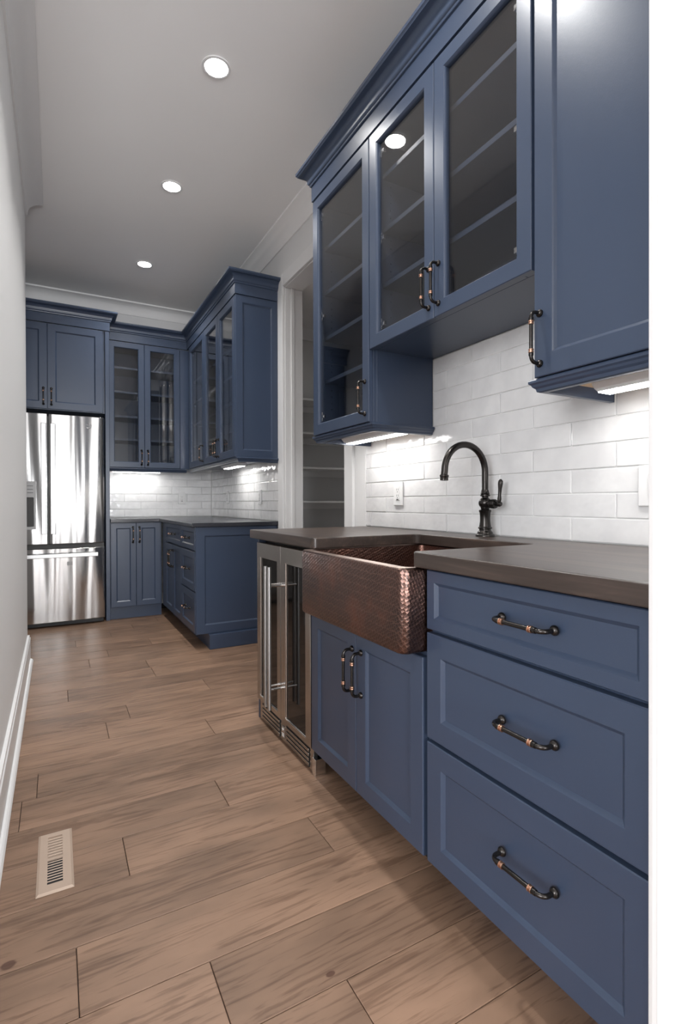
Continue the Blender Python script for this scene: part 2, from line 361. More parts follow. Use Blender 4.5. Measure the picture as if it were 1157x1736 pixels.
# pantry room
shell('wall_pantry', [(1.63, 3.2, 4.40, 4.5, 0, CEILZ), (3.1, 3.2, 2.0, 4.4, 0, CEILZ), (1.63, 3.2, 1.95, 2.05, 0, CEILZ)], PANTRY, 'grey walls of the walk-in pantry beyond the doorway')
shell('ceiling_pantry', [(1.632, 3.1, 2.05, 4.4, 2.66, 2.74)], CEIL, 'white ceiling of the walk-in pantry beyond the doorway', 'ceiling')
struct(MB().sweep([(1.634, 4.398), (3.098, 4.398)], [(0, 2.56), (0.012, 2.56), (0.014, 2.575), (0.05, 2.64), (0.06, 2.658), (0, 2.658)]).build('trim_5', TRIM), 'white crown along the pantry end wall', 'crown molding')
for k, z in enumerate((0.446, 0.746, 1.046, 1.346, 1.650, 1.945)):
    nm = ['lowest', 'second lowest', 'third', 'fourth', 'fifth', 'topmost'][k]
    t = thing('pantry_shelf', ['white pantry shelf nearest the floor, mostly hidden behind the counter', 'white pantry shelf just below counter level', 'white pantry shelf just above the wooden counter',
               'second white pantry shelf above the wooden counter', 'third white pantry shelf above the counter, beside the cabinet bottom', 'topmost white shelf in the pantry doorway'][k], 'shelf', (1.64, 4.40, z), 0, 'shelves in the walk-in pantry')
    bx('shelf_board', t, TRIM, 0.002, 1.45, -0.302, -0.021, -0.009, 0.009, 0.002)
    bx('cleat', t, TRIM, 0.002, 1.45, -0.020, -0.002, -0.065, 0.009, 0.002)

# ------------------------------------------------------------------ cabinet parts
def rect(w, h, i, y): return [(i, y, i), (w-i, y, i), (w-i, y, h-i), (i, y, h-i)]
def frame_mesh(w, h, s, t=0.02, glass=False):
    e = 0.0022
    prof = [(0, t), (0, e), (e, 0), (s, 0), (s+0.003, 0.0025), (s+0.009, 0.0085), (s+0.009, t)]
    if glass: prof = [(0, t), (0, e), (e, 0), (s, 0), (s+0.004, 0.004), (s+0.006, 0.008), (s+0.006, t)]
    return MB().loops([rect(w, h, i, y) for i, y in prof], closed=True)
def pull_meshes(cc=0.135):
    # horizontal along x, sticking out to -y, feet at x=+-cc/2
    h = cc/2; out = 0.034; rr = 0.016; b = MB(); path = [(-h, 0.0, 0), (-h, -out+rr, 0)]
    path += [(-h+rr-rr*cos(a), -out+rr-rr*sin(a), 0) for a in [pi/2*k/5 for k in range(1, 6)]]
    path += [(h-rr+rr*sin(a), -out+rr-rr*cos(a), 0) for a in [pi/2*k/5 for k in range(0, 6)]]
    path += [(h, 0.0, 0)]
    rad = [0.0050]*len(path)
    b.tube(path, rad, 10)
    for s in (-1, 1):
        b.lathe([(0.0, 0.0), (0.0105, 0.0), (0.0105, 0.003), (0.0085, 0.006), (0.0060, 0.009), (0.0, 0.0095)], (s*h, 0, 0), (0, -1, 0), 14)
        b.lathe([(0.0, -0.004), (0.0062, -0.004), (0.0066, 0.0), (0.0062, 0.004), (0.0, 0.004)], (s*(h-rr-0.0045), -out, 0), (1, 0, 0), 12)
    main = b.mesh('handle', BRONZE)
    c = MB().lathe([(0.0, -0.0046), (0.0070, -0.0046), (0.0076, -0.0032), (0.0070, -0.0018), (0.0056, -0.0014), (0.0056, 0.0014), (0.0070, 0.0018), (0.0076, 0.0032), (0.0070, 0.0046), (0.0, 0.0046)], (0, 0, 0), (1, 0, 0), 12)
    return main, c.mesh('handle_ring', RING), (h-rr-0.0138, -out)
PULL, PULLR, RINGAT = pull_meshes()
for me in (PULL, PULLR):
    me.polygons.foreach_set('use_smooth', [True]*len(me.polygons)); me.set_sharp_from_angle(angle=radians(50))
def pull(parent, x, z, vertical):
    o = obj('handle', PULL, parent); o.location = (x, -0.0003, z)
    if vertical: o.rotation_euler = (0, pi/2, 0)
    for sg in (-1, 1):
        q = obj('handle_ring', PULLR, parent); d = sg*RINGAT[0]
        q.location = (x, -0.0003+RINGAT[1], z+d) if vertical else (x+d, -0.0003+RINGAT[1], z)
        if vertical: q.rotation_euler = (0, pi/2, 0)
        q['label'] = 'copper double ring on the dark handle'
def door(root, x0, x1, z0, z1, kind='panel', s=0.058, handle=None, name='door', hinges=None, y=0.0):
    """handle=(x, z, vertical) in cabinet coordinates"""
    w, h = x1-x0, z1-z0
    d = obj(name, frame_mesh(w, h, s, 0.02, kind == 'glass').mesh(name, BLUE), root); d.location = (x0, y, z0)
    if kind == 'panel': bx('panel', d, BLUE, s+0.004, w-s-0.004, 0.0085, 0.0165, s+0.004, h-s-0.004)
    else:
        bx('glass_pane', d, GLASS, s+0.001, w-s-0.001, 0.014, 0.018, s+0.001, h-s-0.001)
        if hinges is not None:
            for z in (0.09, h/2, h-0.09):
                b = MB(); xx = s+0.007 if hinges == 'l' else w-s-0.007; sg = 1 if hinges == 'l' else -1
                b.box(min(xx, xx+sg*0.004), max(xx, xx+sg*0.004), 0.0195, 0.024, z-0.022, z+0.022); b.box(min(xx, xx+sg*0.022), max(xx, xx+sg*0.022), 0.0195, 0.032, z-0.008, z+0.008)
                b.lathe([(0, 0), (0.006, 0), (0.006, 0.004), (0, 0.004)], (xx+sg*0.014, 0.0225, z), (0, -1, 0), 10)
                b.build('hinge', CHROME, d, 0.001)
    if handle: pull(d, handle[0]-x0, handle[1]-z0, handle[2])
    return d
def hollow_body(root, w, dep, z0, z1, mull=(), y0=0.022, shelves=(), stile=0.045, rail=0.045, pins=True):
    """glass-front wall cabinet: sides, back, top, bottom, face frame"""
    b = MB(); t = 0.018
    b.box(0, t, y0+0.018, dep, z0, z1); b.box(w-t, w, y0+0.018, dep, z0, z1)
    b.box(t, w-t, y0+0.018, dep, z0, z0+t); b.box(t, w-t, y0+0.018, dep, z1-t, z1)
    b.box(t, w-t, dep-0.008, dep, z0+t, z1-t)
    for x in (0, w-stile): b.box(x, x+stile, y0, y0+0.018, z0, z1)
    for m_ in mull: b.box(m_-0.02, m_+0.02, y0, y0+0.018, z0+rail, z1-rail)
    b.box(stile, w-stile, y0, y0+0.018, z0, z0+rail); b.box(stile, w-stile, y0, y0+0.018, z1-rail, z1)
    b.build('body', BLUE, root, 0.0012, seg=1)
    for z in shelves: bx('shelf', root, BLUE, t+0.001, w-t-0.001, y0+0.035, dep-0.0085, z-0.0095, z+0.0095, 0.0015)
    if pins:
        p = MB()
        zz = z0+0.14
        while zz < z1-0.12:
            for yy in (y0+0.075, dep-0.06):
                for xx, sg in ((t, 1), (w-t, -1)):
                    p.box(min(xx, xx+sg*0.0012), max(xx, xx+sg*0.0012), yy-0.0025, yy+0.0025, zz-0.0025, zz+0.0025)
            zz += 0.032
        o = p.build('shelf_pin_holes', CHROME, root); o['kind'] = 'stuff'

# ---------------- near base run : faces at x=0.848
BX = 0.846
# drawer base
t = thing('drawer_base_cabinet', 'blue base cabinet with three wide drawers at the right', 'cabinet', (BX, 1.074, 0), TURN)
Wd = 0.595
bx('body', t, BLUE, 0.0, Wd+0.01, 0.022, 0.625, 0.105, 0.868, 0.001)
bx('toe_kick', t, BLUE, 0.0, Wd+0.01, 0.10, 0.115, 0.001, 0.105)
for (z0, z1, hz) in ((0.711, 0.864, 0.791), (0.427, 0.701, 0.568), (0.103, 0.417, 0.281)):
    door(t, 0.003, Wd, z0, z1, 'panel', 0.030 if z0 > 0.7 else 0.055, ((1.074-0.742), hz, False), 'drawer')
# sink base
t = thing('sink_base_cabinet', 'blue two-door base cabinet under the copper sink', 'cabinet', (BX, 1.773, 0), TURN)
bx('body', t, BLUE, 0.003, 0.697, 0.022, 0.625, 0.105, 0.640, 0.001)
bx('toe_kick', t, BLACK, 0.003, 0.697, 0.10, 0.115, 0.001, 0.105)
door(t, 0.004, 0.3365, 0.103, 0.630, 'panel', 0.055, (1.773-1.458, 0.495, True))
door(t, 0.3395, 0.685, 0.103, 0.630, 'panel', 0.055, (1.773-1.402, 0.495, True))
# wine cooler
t = thing('wine_cooler', 'stainless double-door glass wine cooler under the wooden counter', 'wine cooler', (BX, 2.372, 0), TURN)
WC = 0.594
b = MB(); b.box(0.002, WC-0.002, 0.046, 0.60, 0.11, 0.862); b.build('body', BLACK, t)
def cooler_door(x0, x1, hx, gl0, gl1):
    w = x1-x0; z0, z1 = 0.100, 0.852; h = z1-z0
    mb = MB()
    zg0, zg1 = 0.126-z0, 0.782-z0
    g0, g1 = gl0-x0, gl1-x0
    def R(a, b_, c, e, y): return [(a, y, c), (b_, y, c), (b_, y, e), (a, y, e)]
    mb.loops([R(0, w, 0, h, 0.044), R(0, w, 0, h, 0.002), R(0.002, w-0.002, 0.002, h-0.002, 0.0), R(g0, g1, zg0, zg1, 0.0), R(g0+0.002, g1-0.002, zg0+0.002, zg1-0.002, 0.004), R(g0+0.002, g1-0.002, zg0+0.002, zg1-0.002, 0.044)], closed=True)
    d = mb.build('door', COOLST, t); d.location = (x0, 0, z0)
    bx('glass_pane', d, DARKGL, g0+0.003, g1-0.003, 0.0045, 0.010, zg0+0.003, zg1-0.003)
    fr = MB()
    e = 0.0035
    fr.box(g0-e, g0, -0.002, 0.004, zg0-e, zg1+e); fr.box(g0, g1, -0.002, 0.004, zg0-e, zg0)
    fr.build('glass_bead', CHROME, d)
    hb = MB(); hb.tube([(hx-x0, -0.062, 0.165-z0), (hx-x0, -0.062, 0.768-z0)], 0.0080, 14); hb.build('handle_bar', BRUSH, d, 0, True)
    for z in (0.250, 0.688):
        s = MB(); s.tube([(hx-x0, -0.0545, z-z0), (hx-x0, -0.0002, z-z0)], 0.0052, 10); s.lathe([(0, 0), (0.008, 0), (0.008, 0.006), (0, 0.006)], (hx-x0, -0.0002, z-z0), (0, -1, 0), 12)
        s.build('handle_post', CHROME, d, 0, True)
cooler_door(0.0, 0.2955, 0.302-0.0225, 0.046, 0.256)
cooler_door(0.2985, WC, 0.322, 0.352, 0.549)
bx('kick_plate', t, COOLST, 0.008, WC+0.001, 0.012, 0.03, 0.006, 0.098, 0.001)
for (a, b_) in ((0.045, 0.262), (0.335, 0.560)):
    bx('grille_slot', t, BLACK, a, b_, 0.0100, 0.0118, 0.012, 0.090)
    for k in range(4):
        bx('grille_slat', t, COOLST, a, b_, 0.006, 0.0098, 0.018+k*0.018, 0.030+k*0.018, 0.0015)
bx('corner_bracket', t, CHROME, WC+0.0015, WC+0.030, 0.006, 0.05, 0.001, 0.068, 0.001)
bd = bx('badge', t, CHROME, 0.284, 0.312, 0.0085, 0.0118, 0.022, 0.072, 0.001)
b = MB(); b.tube([(0.291+0.014*k/8, 0.008, 0.060+0.005*sin(k*1.2)) for k in range(9)], 0.0012, 6); b.box(0.288, 0.308, 0.0074, 0.0086, 0.030, 0.036); b.box(0.288, 0.308, 0.0074, 0.0086, 0.040, 0.043)
b.build('badge_mark', PLATE, t)
# end panel beside the cooler
tag(bx('end_panel', None, BLUE, BX+0.012, TW-0.001, 2.3745, 2.389, 0.0, 0.8705, 0.001), 'narrow blue end panel closing the run beside the wine cooler', 'cabinet panel')

# copper sink
def rrect(x0, x1, y0, y1, r, z, n=6):
    pts = []
    for cx, cy, a0 in ((x1-r, y1-r, 0), (x0+r, y1-r, pi/2), (x0+r, y0+r, pi), (x1-r, y0+r, 3*pi/2)):
        pts += [(cx+r*cos(a0+pi/2*k/n), cy+r*sin(a0+pi/2*k/n), z) for k in range(n+1)]
    return pts
sx0, sx1, sy0, sy1 = 0.772, 1.345, 1.0765, 1.708
b = MB()
st = []
for dz, ins in ((0.647, 0.006), (0.650, 0.002), (0.656, 0.0), (0.862, 0.0), (0.867, 0.0015), (0.8695, 0.005)):
    st.append(rrect(sx0+ins, sx1-ins, sy0+ins, sy1-ins, 0.026-ins*0.6, dz))
for dz, ins, r in ((0.8695, 0.030, 0.030), (0.866, 0.034, 0.030), (0.80, 0.037, 0.035), (0.70, 0.045, 0.04), (0.682, 0.055, 0.045), (0.672, 0.075, 0.05), (0.670, 0.15, 0.05)):
    st.append(rrect(sx0+ins, sx1-ins, sy0+ins-0.014, sy1-ins+0.014, r, dz))
b.loops(st, True, True)
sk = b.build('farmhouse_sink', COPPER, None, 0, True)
MB().loops([rrect(sx0+i_, sx1-i_, sy0+j_, sy1-j_, r_, z_) for i_, j_, r_, z_ in ((0.004, 0.004, 0.023, 0.8697), (0.005, 0.005, 0.0225, 0.8706), (0.031, 0.016, 0.030, 0.8706), (0.032, 0.017, 0.030, 0.8697))], closed=True).build('rim', POLISHED, sk, 0, True)
tag(sk, 'hammered copper apron-front farmhouse sink set into the wooden counter', 'sink')
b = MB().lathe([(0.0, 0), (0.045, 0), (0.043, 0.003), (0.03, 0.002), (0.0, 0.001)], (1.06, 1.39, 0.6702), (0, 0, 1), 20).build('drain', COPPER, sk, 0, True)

# wooden counter
def rounded(poly, radii, n=6):
    out = []; m_ = len(poly)
    for i, p in enumerate(poly):
        r = radii[i]; p = Vector(p)
        if r <= 0: out.append((p.x, p.y)); continue
        a = (Vector(poly[i-1])-p).normalized(); c = (Vector(poly[(i+1) % m_])-p).normalized()
        for k in range(n+1):
            q = k/n; A = p+a*r; C = p+c*r
            out.append(tuple((1-q)**2*A+2*q*(1-q)*p+q*q*C))
    return out
cpoly = [(0.816, 0.4615), (TW-0.001, 0.4615), (TW-0.001, 2.396), (0.816, 2.396), (0.816, 1.694), (1.292, 1.694), (1.292, 1.098), (0.816, 1.098)]
crad = [0, 0, 0, 0.012, 0.022, 0.03, 0.03, 0.022]
b = MB().prism(rounded(cpoly, crad), 0.8715, 0.9115)
o = b.build('countertop', WALNUT, None, 0.004, False, 3); tag(o, 'thick dark walnut countertop cut out around the copper sink', 'countertop')

# faucet
t = thing('faucet', 'dark bronze gooseneck faucet with side lever behind the sink', 'faucet', (1.417, 1.441, 0.912))
MB().lathe([(0, 0), (0.036, 0), (0.036, 0.004), (0.033, 0.008), (0.030, 0.010), (0.0285, 0.016), (0.024, 0.020), (0.022, 0.024), (0.0225, 0.027), (0.026, 0.029), (0.026, 0.033), (0.0225, 0.036), (0.0195, 0.055), (0.0190, 0.070), (0.0205, 0.088), (0.0225, 0.093), (0.0235, 0.097), (0.021, 0.100), (0.016, 0.1015), (0, 0.1015)]).build('base', BRONZE, t, 0, True)
MB().lathe([(0, 0.1005), (0.015, 0.1015), (0.0165, 0.105)]+[(0.0245*sin(a), 0.125-0.0225*cos(a)) for a in [0.75+k*(pi-1.35)/9 for k in range(10)]]+[(0.012, 0.148), (0.012, 0.1505), (0, 0.151)]).build('valve_ball', BRONZE, t, 0, True)
MB().lathe([(0, 0.1495), (0.0145, 0.1495), (0.0185, 0.152), (0.0185, 0.156), (0.0155, 0.158), (0.0175, 0.161), (0.015, 0.165), (0.0135, 0.175), (0.0, 0.175)]).build('collar', BRONZE, t, 0, True)
path = [(0, 0, 0.16), (0, 0, 0.20), (0, 0, 0.24)]+[(-0.098+0.098*cos(a), 0, 0.242+0.098*sin(a)) for a in [pi*k/20 for k in range(1, 20)]]+[(-0.196, 0, 0.242), (-0.198, 0, 0.226)]
MB().tube(path, 0.0122, 16).build('spout', BRONZE, t, 0, True)
MB().lathe([(0, 0), (0.012, 0), (0.0165, 0.004), (0.0165, 0.008), (0.0145, 0.011), (0.0150, 0.022), (0.012, 0.023), (0.0, 0.023)], (-0.1975, 0, 0.229), (-0.05, 0, -1), 18).build('aerator', BRONZE, t, 0, True)
MB().lathe([(0, 0.018), (0.012, 0.018), (0.012, 0.026), (0.0165, 0.028), (0.0165, 0.032), (0.014, 0.034), (0.0175, 0.037), (0.0175, 0.050), (0.015, 0.054), (0.008, 0.056), (0.008, 0.064), (0.0105, 0.068), (0.0105, 0.074), (0.007, 0.080), (0, 0.081)], (0, 0, 0.122), (0, -1, 0), 18).build('valve_body', BRONZE, t, 0, True)
MB().tube([(0, -0.071, 0.128), (0, -0.072, 0.140), (0, -0.073, 0.155), (0, -0.075, 0.175), (0, -0.077, 0.195), (0, -0.078, 0.205), (0, -0.0785, 0.212)], [0.006, 0.0075, 0.0058, 0.0066, 0.0092, 0.0088, 0.003], 14).build('lever', BRONZE, t, 0, True)

# ---------------- near wall cabinets : faces at x=1.142
UX = 1.142; UD = TW-UX-0.001; ZB, ZT = 1.378, 2.553
RAIL = [(-0.019, 1.3755), (0.016, 1.3755), (0.018, 1.372), (0.018, 1.366), (0.013, 1.362), (0.010, 1.356), (0.004, 1.351), (0.002, 1.343), (-0.004, 1.3405), (-0.019, 1.3405)]
t = thing('glass_wall_cabinet', 'tall narrow navy glass-door wall cabinet with hinges and four shelves', 'cabinet', (UX, 2.358, 0), TURN)
hollow_body(t, 0.532, UD, ZB-0.002, ZT+0.005, shelves=(1.650, 1.868, 2.098, 2.322))
door(t, 0.002, 0.531, ZB, ZT, 'glass', 0.050, (0.531-0.030, 1.482, True), hinges='l')
def railpart(root, w, left=True, right=True):
    P = []
    if left: P += [(0, UD-0.003)]
    P += [(0, 0.022), (w, 0.022)]
    if right: P += [(w, UD-0.003)]
    MB().sweep(P, [(o_+0.0, z) for o_, z in RAIL], 1).build('light_rail', BLUE, root)
railpart(t, 0.532)
bx('underside', t, RAWWOOD, 0.020, 0.512, 0.042, UD-0.006, 1.3730, 1.3757)
t = thing('glass_wall_cabinet', 'wide two-door navy glass wall cabinet hung above the faucet', 'cabinet', (UX, 1.8235, 0), TURN)
hollow_body(t, 0.838, UD, 1.680, ZT+0.005, mull=(0.419,), shelves=(1.942, 2.170, 2.395), rail=0.04)
door(t, 0.003, 0.4185, 1.676, ZT, 'glass', 0.050, (1.8235-1.430, 1.785, True), hinges='l')
door(t, 0.4215, 0.836, 1.676, ZT, 'glass', 0.050, (1.8235-1.378, 1.785, True), hinges='r')
t = thing('wall_cabinet', 'navy wall cabinet with one solid panel door at the right edge', 'cabinet', (UX, 0.9835, 0), TURN)
bx('body', t, BLUE, 0.0, 0.515, 0.022, UD, ZB-0.002, ZT+0.005, 0.001)
door(t, 0.006, 0.512, ZB, ZT, 'panel', 0.058, (0.9835-0.958, 1.480, True))
railpart(t, 0.515, True, False)
bx('underside', t, RAWWOOD, 0.020, 0.512, 0.042, UD-0.006, 1.3730, 1.3757)
CROWN = [(-0.020, 2.560), (0.004, 2.560), (0.004, 2.634), (0.010, 2.636), (0.012, 2.640), (0.012, 2.645), (0.017, 2.648), (0.020, 2.653), (0.020, 2.657)]
CROWN += [(0.020+0.038*(1-cos(a)), 2.657+0.038*sin(a)) for a in [pi/2*k/7 for k in range(1, 8)]]+[(0.060, 2.699), (0.065, 2.703), (0.065, 2.716), (-0.020, 2.716)]
o = MB().sweep([(TW-0.002, 2.360), (UX+0.001, 2.360), (UX+0.001, 0.463)], CROWN).build('cabinet_crown', BLUE, None, 0, True)
tag(o, 'navy stepped crown molding above the near wall cabinets', 'crown molding')

def striplight(label, loc, length, rotz):
    t = thing('under_cabinet_light', label, 'lamp', loc, rotz, 'under-cabinet strip lights')
    h = length/2
    def ext(prof, nm, m_):
        MB().loops([[(-h, y, z) for y, z in prof], [(h, y, z) for y, z in prof]], True, True).build(nm, m_, t)
    ext([(-0.045, 0), (0.05, 0), (0.05, -0.024), (0.042, -0.026), (-0.018, -0.026), (-0.032, -0.020), (-0.045, -0.006)], 'housing', PLATE)
    ext([(-0.016, -0.0265), (0.038, -0.0265), (0.036, -0.0285), (-0.014, -0.0285)], 'diffuser', STRIP)
    return t
striplight('white strip light under the tall glass cabinet left of the faucet', (1.335, 2.10, 1.3720), 0.46, TURN)
striplight('white strip light under the solid cabinet at the right edge', (1.335, 0.70, 1.3720), 0.42, TURN)
# ------------------------------------------------------------------ tiles
TH, TWD, TP, TPW = 0.0755, 0.3065, 0.0775, 0.309
def tiles(parent, axis, plane, a0, a1, z0, zmax, a_ref, skip, thick=0.008):
    r = 0
    while True:
        za = z0+r*TP; zb = min(za+TH, zmax(r) if callable(zmax) else zmax)
        if zb-za < 0.008: break
        ref = a_ref+(0 if r % 2 == 0 else TPW/2)
        k0 = math.floor((a0-ref)/TPW)-1
        for k in range(k0, k0+20):
            p0 = max(ref+k*TPW+0.0013, a0); p1 = min(ref+(k+1)*TPW-0.0013, a1)
            for (q0, q1) in skip(p0, p1, za, zb):
                if q1-q0 < 0.006: continue
                j = random.uniform(-0.0012, 0.0012)
                if axis == 'x': o = bx('tile', parent, TILE, plane+j, plane+thick+0.0007, q0, q1, za, zb, 0.0028)
                else: o = bx('tile', parent, TILE, q0, q1, plane+j, plane+thick+0.0007, za, zb, 0.0028)
        r += 1
        if r > 40: break
def skip_near(p0, p1, za, zb):
    if p1 <= p0: return []
    lo, hi = p0, p1
    if za > 1.376: lo, hi = max(p0, 0.9715), min(p1, 1.8235)       # only between the two hanging cabinets
    return [(lo, hi)] if hi > lo else []
struct(bx('wall_grout', wall_right, GROUT, TW+0.0045, WX-0.0002, 0.462, 2.40, 0.9118, 1.679), '', ''); 
for k in ('kind', 'label', 'category'):
    del bpy.data.objects['wall_grout'][k]
tiles(wall_right, 'x', TW, 0.4625, 2.399, 0.9135, 1.678, 1.117, skip_near)
bx('tile_edge_trim', wall_right, GROUT, TW-0.001, WX, 2.4002, 2.404, 0.9125, 1.376)
alls = lambda p0, p1, za, zb: [(p0, p1)] if p1 > p0 else []
bx('wall_grout', wall_right, GROUT, TW+0.0045, WX-0.0002, 3.655, FY-0.001, 0.899, 1.375)
tiles(wall_right, 'x', TW, 3.660, FY-0.010, 0.901, 1.374, 3.75, alls)
bx('wall_grout', wall_far, GROUT, 0.416, TW, FY-0.0045, FY-0.0002, 0.899, 1.375)
tiles(wall_far, 'y', FY-0.009, 0.417, TW-0.002, 0.901, 1.374, 0.60, alls, 0.008)

def outlet(label, loc, rotz, kind='duplex', group=None):
    t = thing('switch' if kind == 'rocker' else 'outlet', label, 'switch' if kind == 'rocker' else 'outlet', loc, rotz, group)
    w = 0.038 if kind != 'rocker' else 0.060
    bx('plate', t, PLATE, -w, w, -0.009, -0.0022, -0.059, 0.059, 0.003)
    if kind == 'rocker':
        for x in (-0.029, 0.017): bx('rocker', t, PLATE, x, x+0.026, -0.013, -0.0088, -0.033, 0.033, 0.002)
    else:
        bx('receptacle', t, PLATE, -0.0165, 0.0165, -0.0115, -0.0088, -0.034, 0.034, 0.002)
        for z in (0.019, -0.010):
            s = MB(); s.box(-0.0075, -0.0055, -0.0122, -0.0112, z-0.004, z+0.005); s.box(0.0055, 0.0075, -0.0122, -0.0112, z-0.004, z+0.005); s.lathe([(0, 0), (0.0026, 0), (0.0026, 0.001), (0, 0.001)], (0, -0.0112, z-0.0105), (0, -1, 0), 8)
            s.build('socket_holes', SLOT, t)
        bx('usb_port', t, SLOT, -0.008, 0.008, -0.0122, -0.0112, -0.032, -0.0265)
    return t
outlet('white outlet on the tile left of the faucet', (TW, 2.086, 1.084), TURN)
outlet('white rocker switch plate on the tile at the right edge', (TW, 0.83, 1.086), TURN, 'rocker')
outlet('white outlet on the far wall tile by the corner', (1.165, FY-0.009, 1.089), 0)
outlet('white outlet on the right wall tile by the back corner', (TW, 4.98, 1.092), TURN)
outlet('white outlet on the right wall tile nearer the pantry doorway', (TW, 4.06, 1.088), TURN)

# ------------------------------------------------------------------ back corner
KX, KY0 = 0.857, 3.683           # right-hand base run: face plane and near end
FBY = 4.985                      # far base run face
# far base cabinet
t = thing('corner_base_cabinet', 'blue two-door base cabinet next to the refrigerator', 'cabinet', (0.418, FBY, 0), 0)
bx('body', t, BLUE, 0.0, 0.437, 0.022, FY-FBY-0.002, 0.105, 0.868, 0.001)
bx('toe_kick', t, BLUE, 0.0, 0.437, 0.040, 0.055, 0.001, 0.105)
door(t, 0.003, 0.213, 0.112, 0.862, 'panel', 0.045, (0.213-0.026, 0.755, True))
door(t, 0.216, 0.424, 0.112, 0.862, 'panel', 0.045, (0.216+0.026, 0.755, True))
# right-hand base cabinet
t = thing('base_cabinet', 'navy base cabinet with drawers, doors and panelled end by the pantry', 'cabinet', (KX, FBY-0.001, 0), TURN)
Wb = FBY-0.001-KY0
bx('body', t, BLUE, 0.0, Wb-0.022, 0.022, TW-KX-0.002, 0.105, 0.868, 0.001)
bx('toe_kick', t, BLUE, 0.0, Wb-0.03, 0.095, 0.110, 0.001, 0.105)
yb = lambda y: FBY-0.001-y
bx('filler', t, BLUE, 0.03, yb(4.818), 0.002, 0.0215, 0.108, 0.866, 0.001)
door(t, yb(4.815), yb(4.165), 0.703, 0.864, 'panel', 0.032, (yb(4.44), 0.785, False), 'drawer')
door(t, yb(4.161), yb(3.706), 0.703, 0.864, 'panel', 0.032, (yb(3.92), 0.785, False), 'drawer')
door(t, yb(4.815), yb(4.493), 0.110, 0.690, 'panel', 0.05, (yb(4.52), 0.575, True))
door(t, yb(4.489), yb(4.165), 0.110, 0.690, 'panel', 0.05, (yb(4.462), 0.575, True))
door(t, yb(4.161), yb(3.706), 0.409, 0.690, 'panel', 0.05, (yb(3.92), 0.56, False), 'drawer')
door(t, yb(4.161), yb(3.706), 0.110, 0.400, 'panel', 0.05, (yb(3.92), 0.27, False), 'drawer')
# panelled end, facing the camera (-y)
def end_panel(root, x0, x1, z0, z1, yloc, s, bottom=None):
    w, h = x1-x0, z1-z0
    d = obj('end_panel', frame_mesh(w, h, s, 0.02).mesh('end_panel', BLUE), root)
    d.rotation_euler = (0, 0, pi/2); d.location = (yloc, x0, z0)      # root is turned by -90 degrees
    bx('panel', d, BLUE, s+0.004, w-s-0.004, 0.0085, 0.0165, s+0.004, h-s-0.004)
end_panel(t, 0.004, TW-KX-0.002, 0.106, 0.868, Wb, 0.062)
b = MB(); b.box(Wb-0.0295, Wb+0.040, 0.090, TW-KX-0.002, 0.001, 0.1045); b.build('plinth', BLUE, t, 0.002)
# granite top
gp = [(0.418, FY-0.0105), (0.418, FBY-0.030), (0.829, FBY-0.030), (0.829, 3.662), (TW-0.002, 3.662), (TW-0.002, FY-0.0105)]
o = MB().prism(rounded(gp, [0, 0, 0, 0.006, 0, 0]), 0.8695, 0.8985).build('granite_countertop', GRANITE, None, 0.003)
tag(o, 'dark speckled stone countertop on the back corner cabinets', 'countertop')
# far wall cabinet (glass)
FUY = 5.232; FUD = FY-0.001-FUY
t = thing('corner_glass_cabinet', 'navy two-door glass wall cabinet between refrigerator and corner', 'cabinet', (0.418, FUY, 0), 0)
hollow_body(t, 0.722, FUD, ZB-0.002, ZT+0.005, mull=(0.327,), shelves=(1.645, 1.862, 2.092, 2.322), pins=False)
door(t, 0.006, 0.3245, ZB, ZT, 'glass', 0.050, (0.3245-0.027, 1.475, True))
door(t, 0.3275, 0.655, ZB, ZT, 'glass', 0.050, (0.3275+0.027, 1.475, True))
bx('filler', t, BLUE, 0.658, 0.7455, 0.004, 0.0215, ZB, ZT, 0.001)
MB().sweep([(0.0, 0.022), (0.722, 0.022)], RAIL).build('light_rail', BLUE, t)
# right back wall cabinet (glass)
t = thing('glass_wall_cabinet', 'three-door navy glass wall cabinet with panelled end by the pantry doorway', 'cabinet', (UX, 5.225, 0), TURN)
Wu = 5.225-3.652; yu = lambda y: 5.225-y
hollow_body(t, Wu-0.022, UD, ZB-0.002, ZT+0.005, mull=(yu(4.567), yu(4.122)), shelves=(1.599, 1.811, 2.024, 2.235), pins=False)
door(t, yu(5.14), yu(4.568), ZB, ZT, 'glass', 0.055, (yu(4.568)-0.028, 1.480, True), hinges='l')
door(t, yu(4.565), yu(4.122), ZB, ZT, 'glass', 0.055, (yu(4.122)-0.028, 1.480, True), hinges='l')
door(t, yu(4.119), yu(3.674), ZB, ZT, 'glass', 0.055, (yu(4.119)+0.028, 1.480, True), hinges='r')
end_panel(t, 0.004, UD, ZB-0.002, ZT+0.005, Wu, 0.052)
MB().sweep([(0.0, 0.022), (Wu, 0.022), (Wu, UD-0.003)], RAIL).build('light_rail', BLUE, t)
# tall panel right of the refrigerator
# over-fridge cabinet
OFY = 4.985
t = thing('over_refrigerator_cabinet', 'navy two-door cabinet above the refrigerator with a full-height side panel', 'cabinet', (-0.49, OFY, 0), 0)
bx('side_panel', t, BLUE, 0.872, 0.9055, 0.004, FY-OFY-0.022, 0.0005, 2.558, 0.002)
bx('body', t, BLUE, 0.0, 0.870, 0.022, FY-OFY-0.022, 1.830, 2.558, 0.001)
door(t, 0.003, 0.4275, 1.836, 2.553, 'panel', 0.058, (0.4275-0.028, 1.940, True))
door(t, 0.4305, 0.853, 1.836, 2.553, 'panel', 0.058, (0.4305+0.028, 1.940, True))
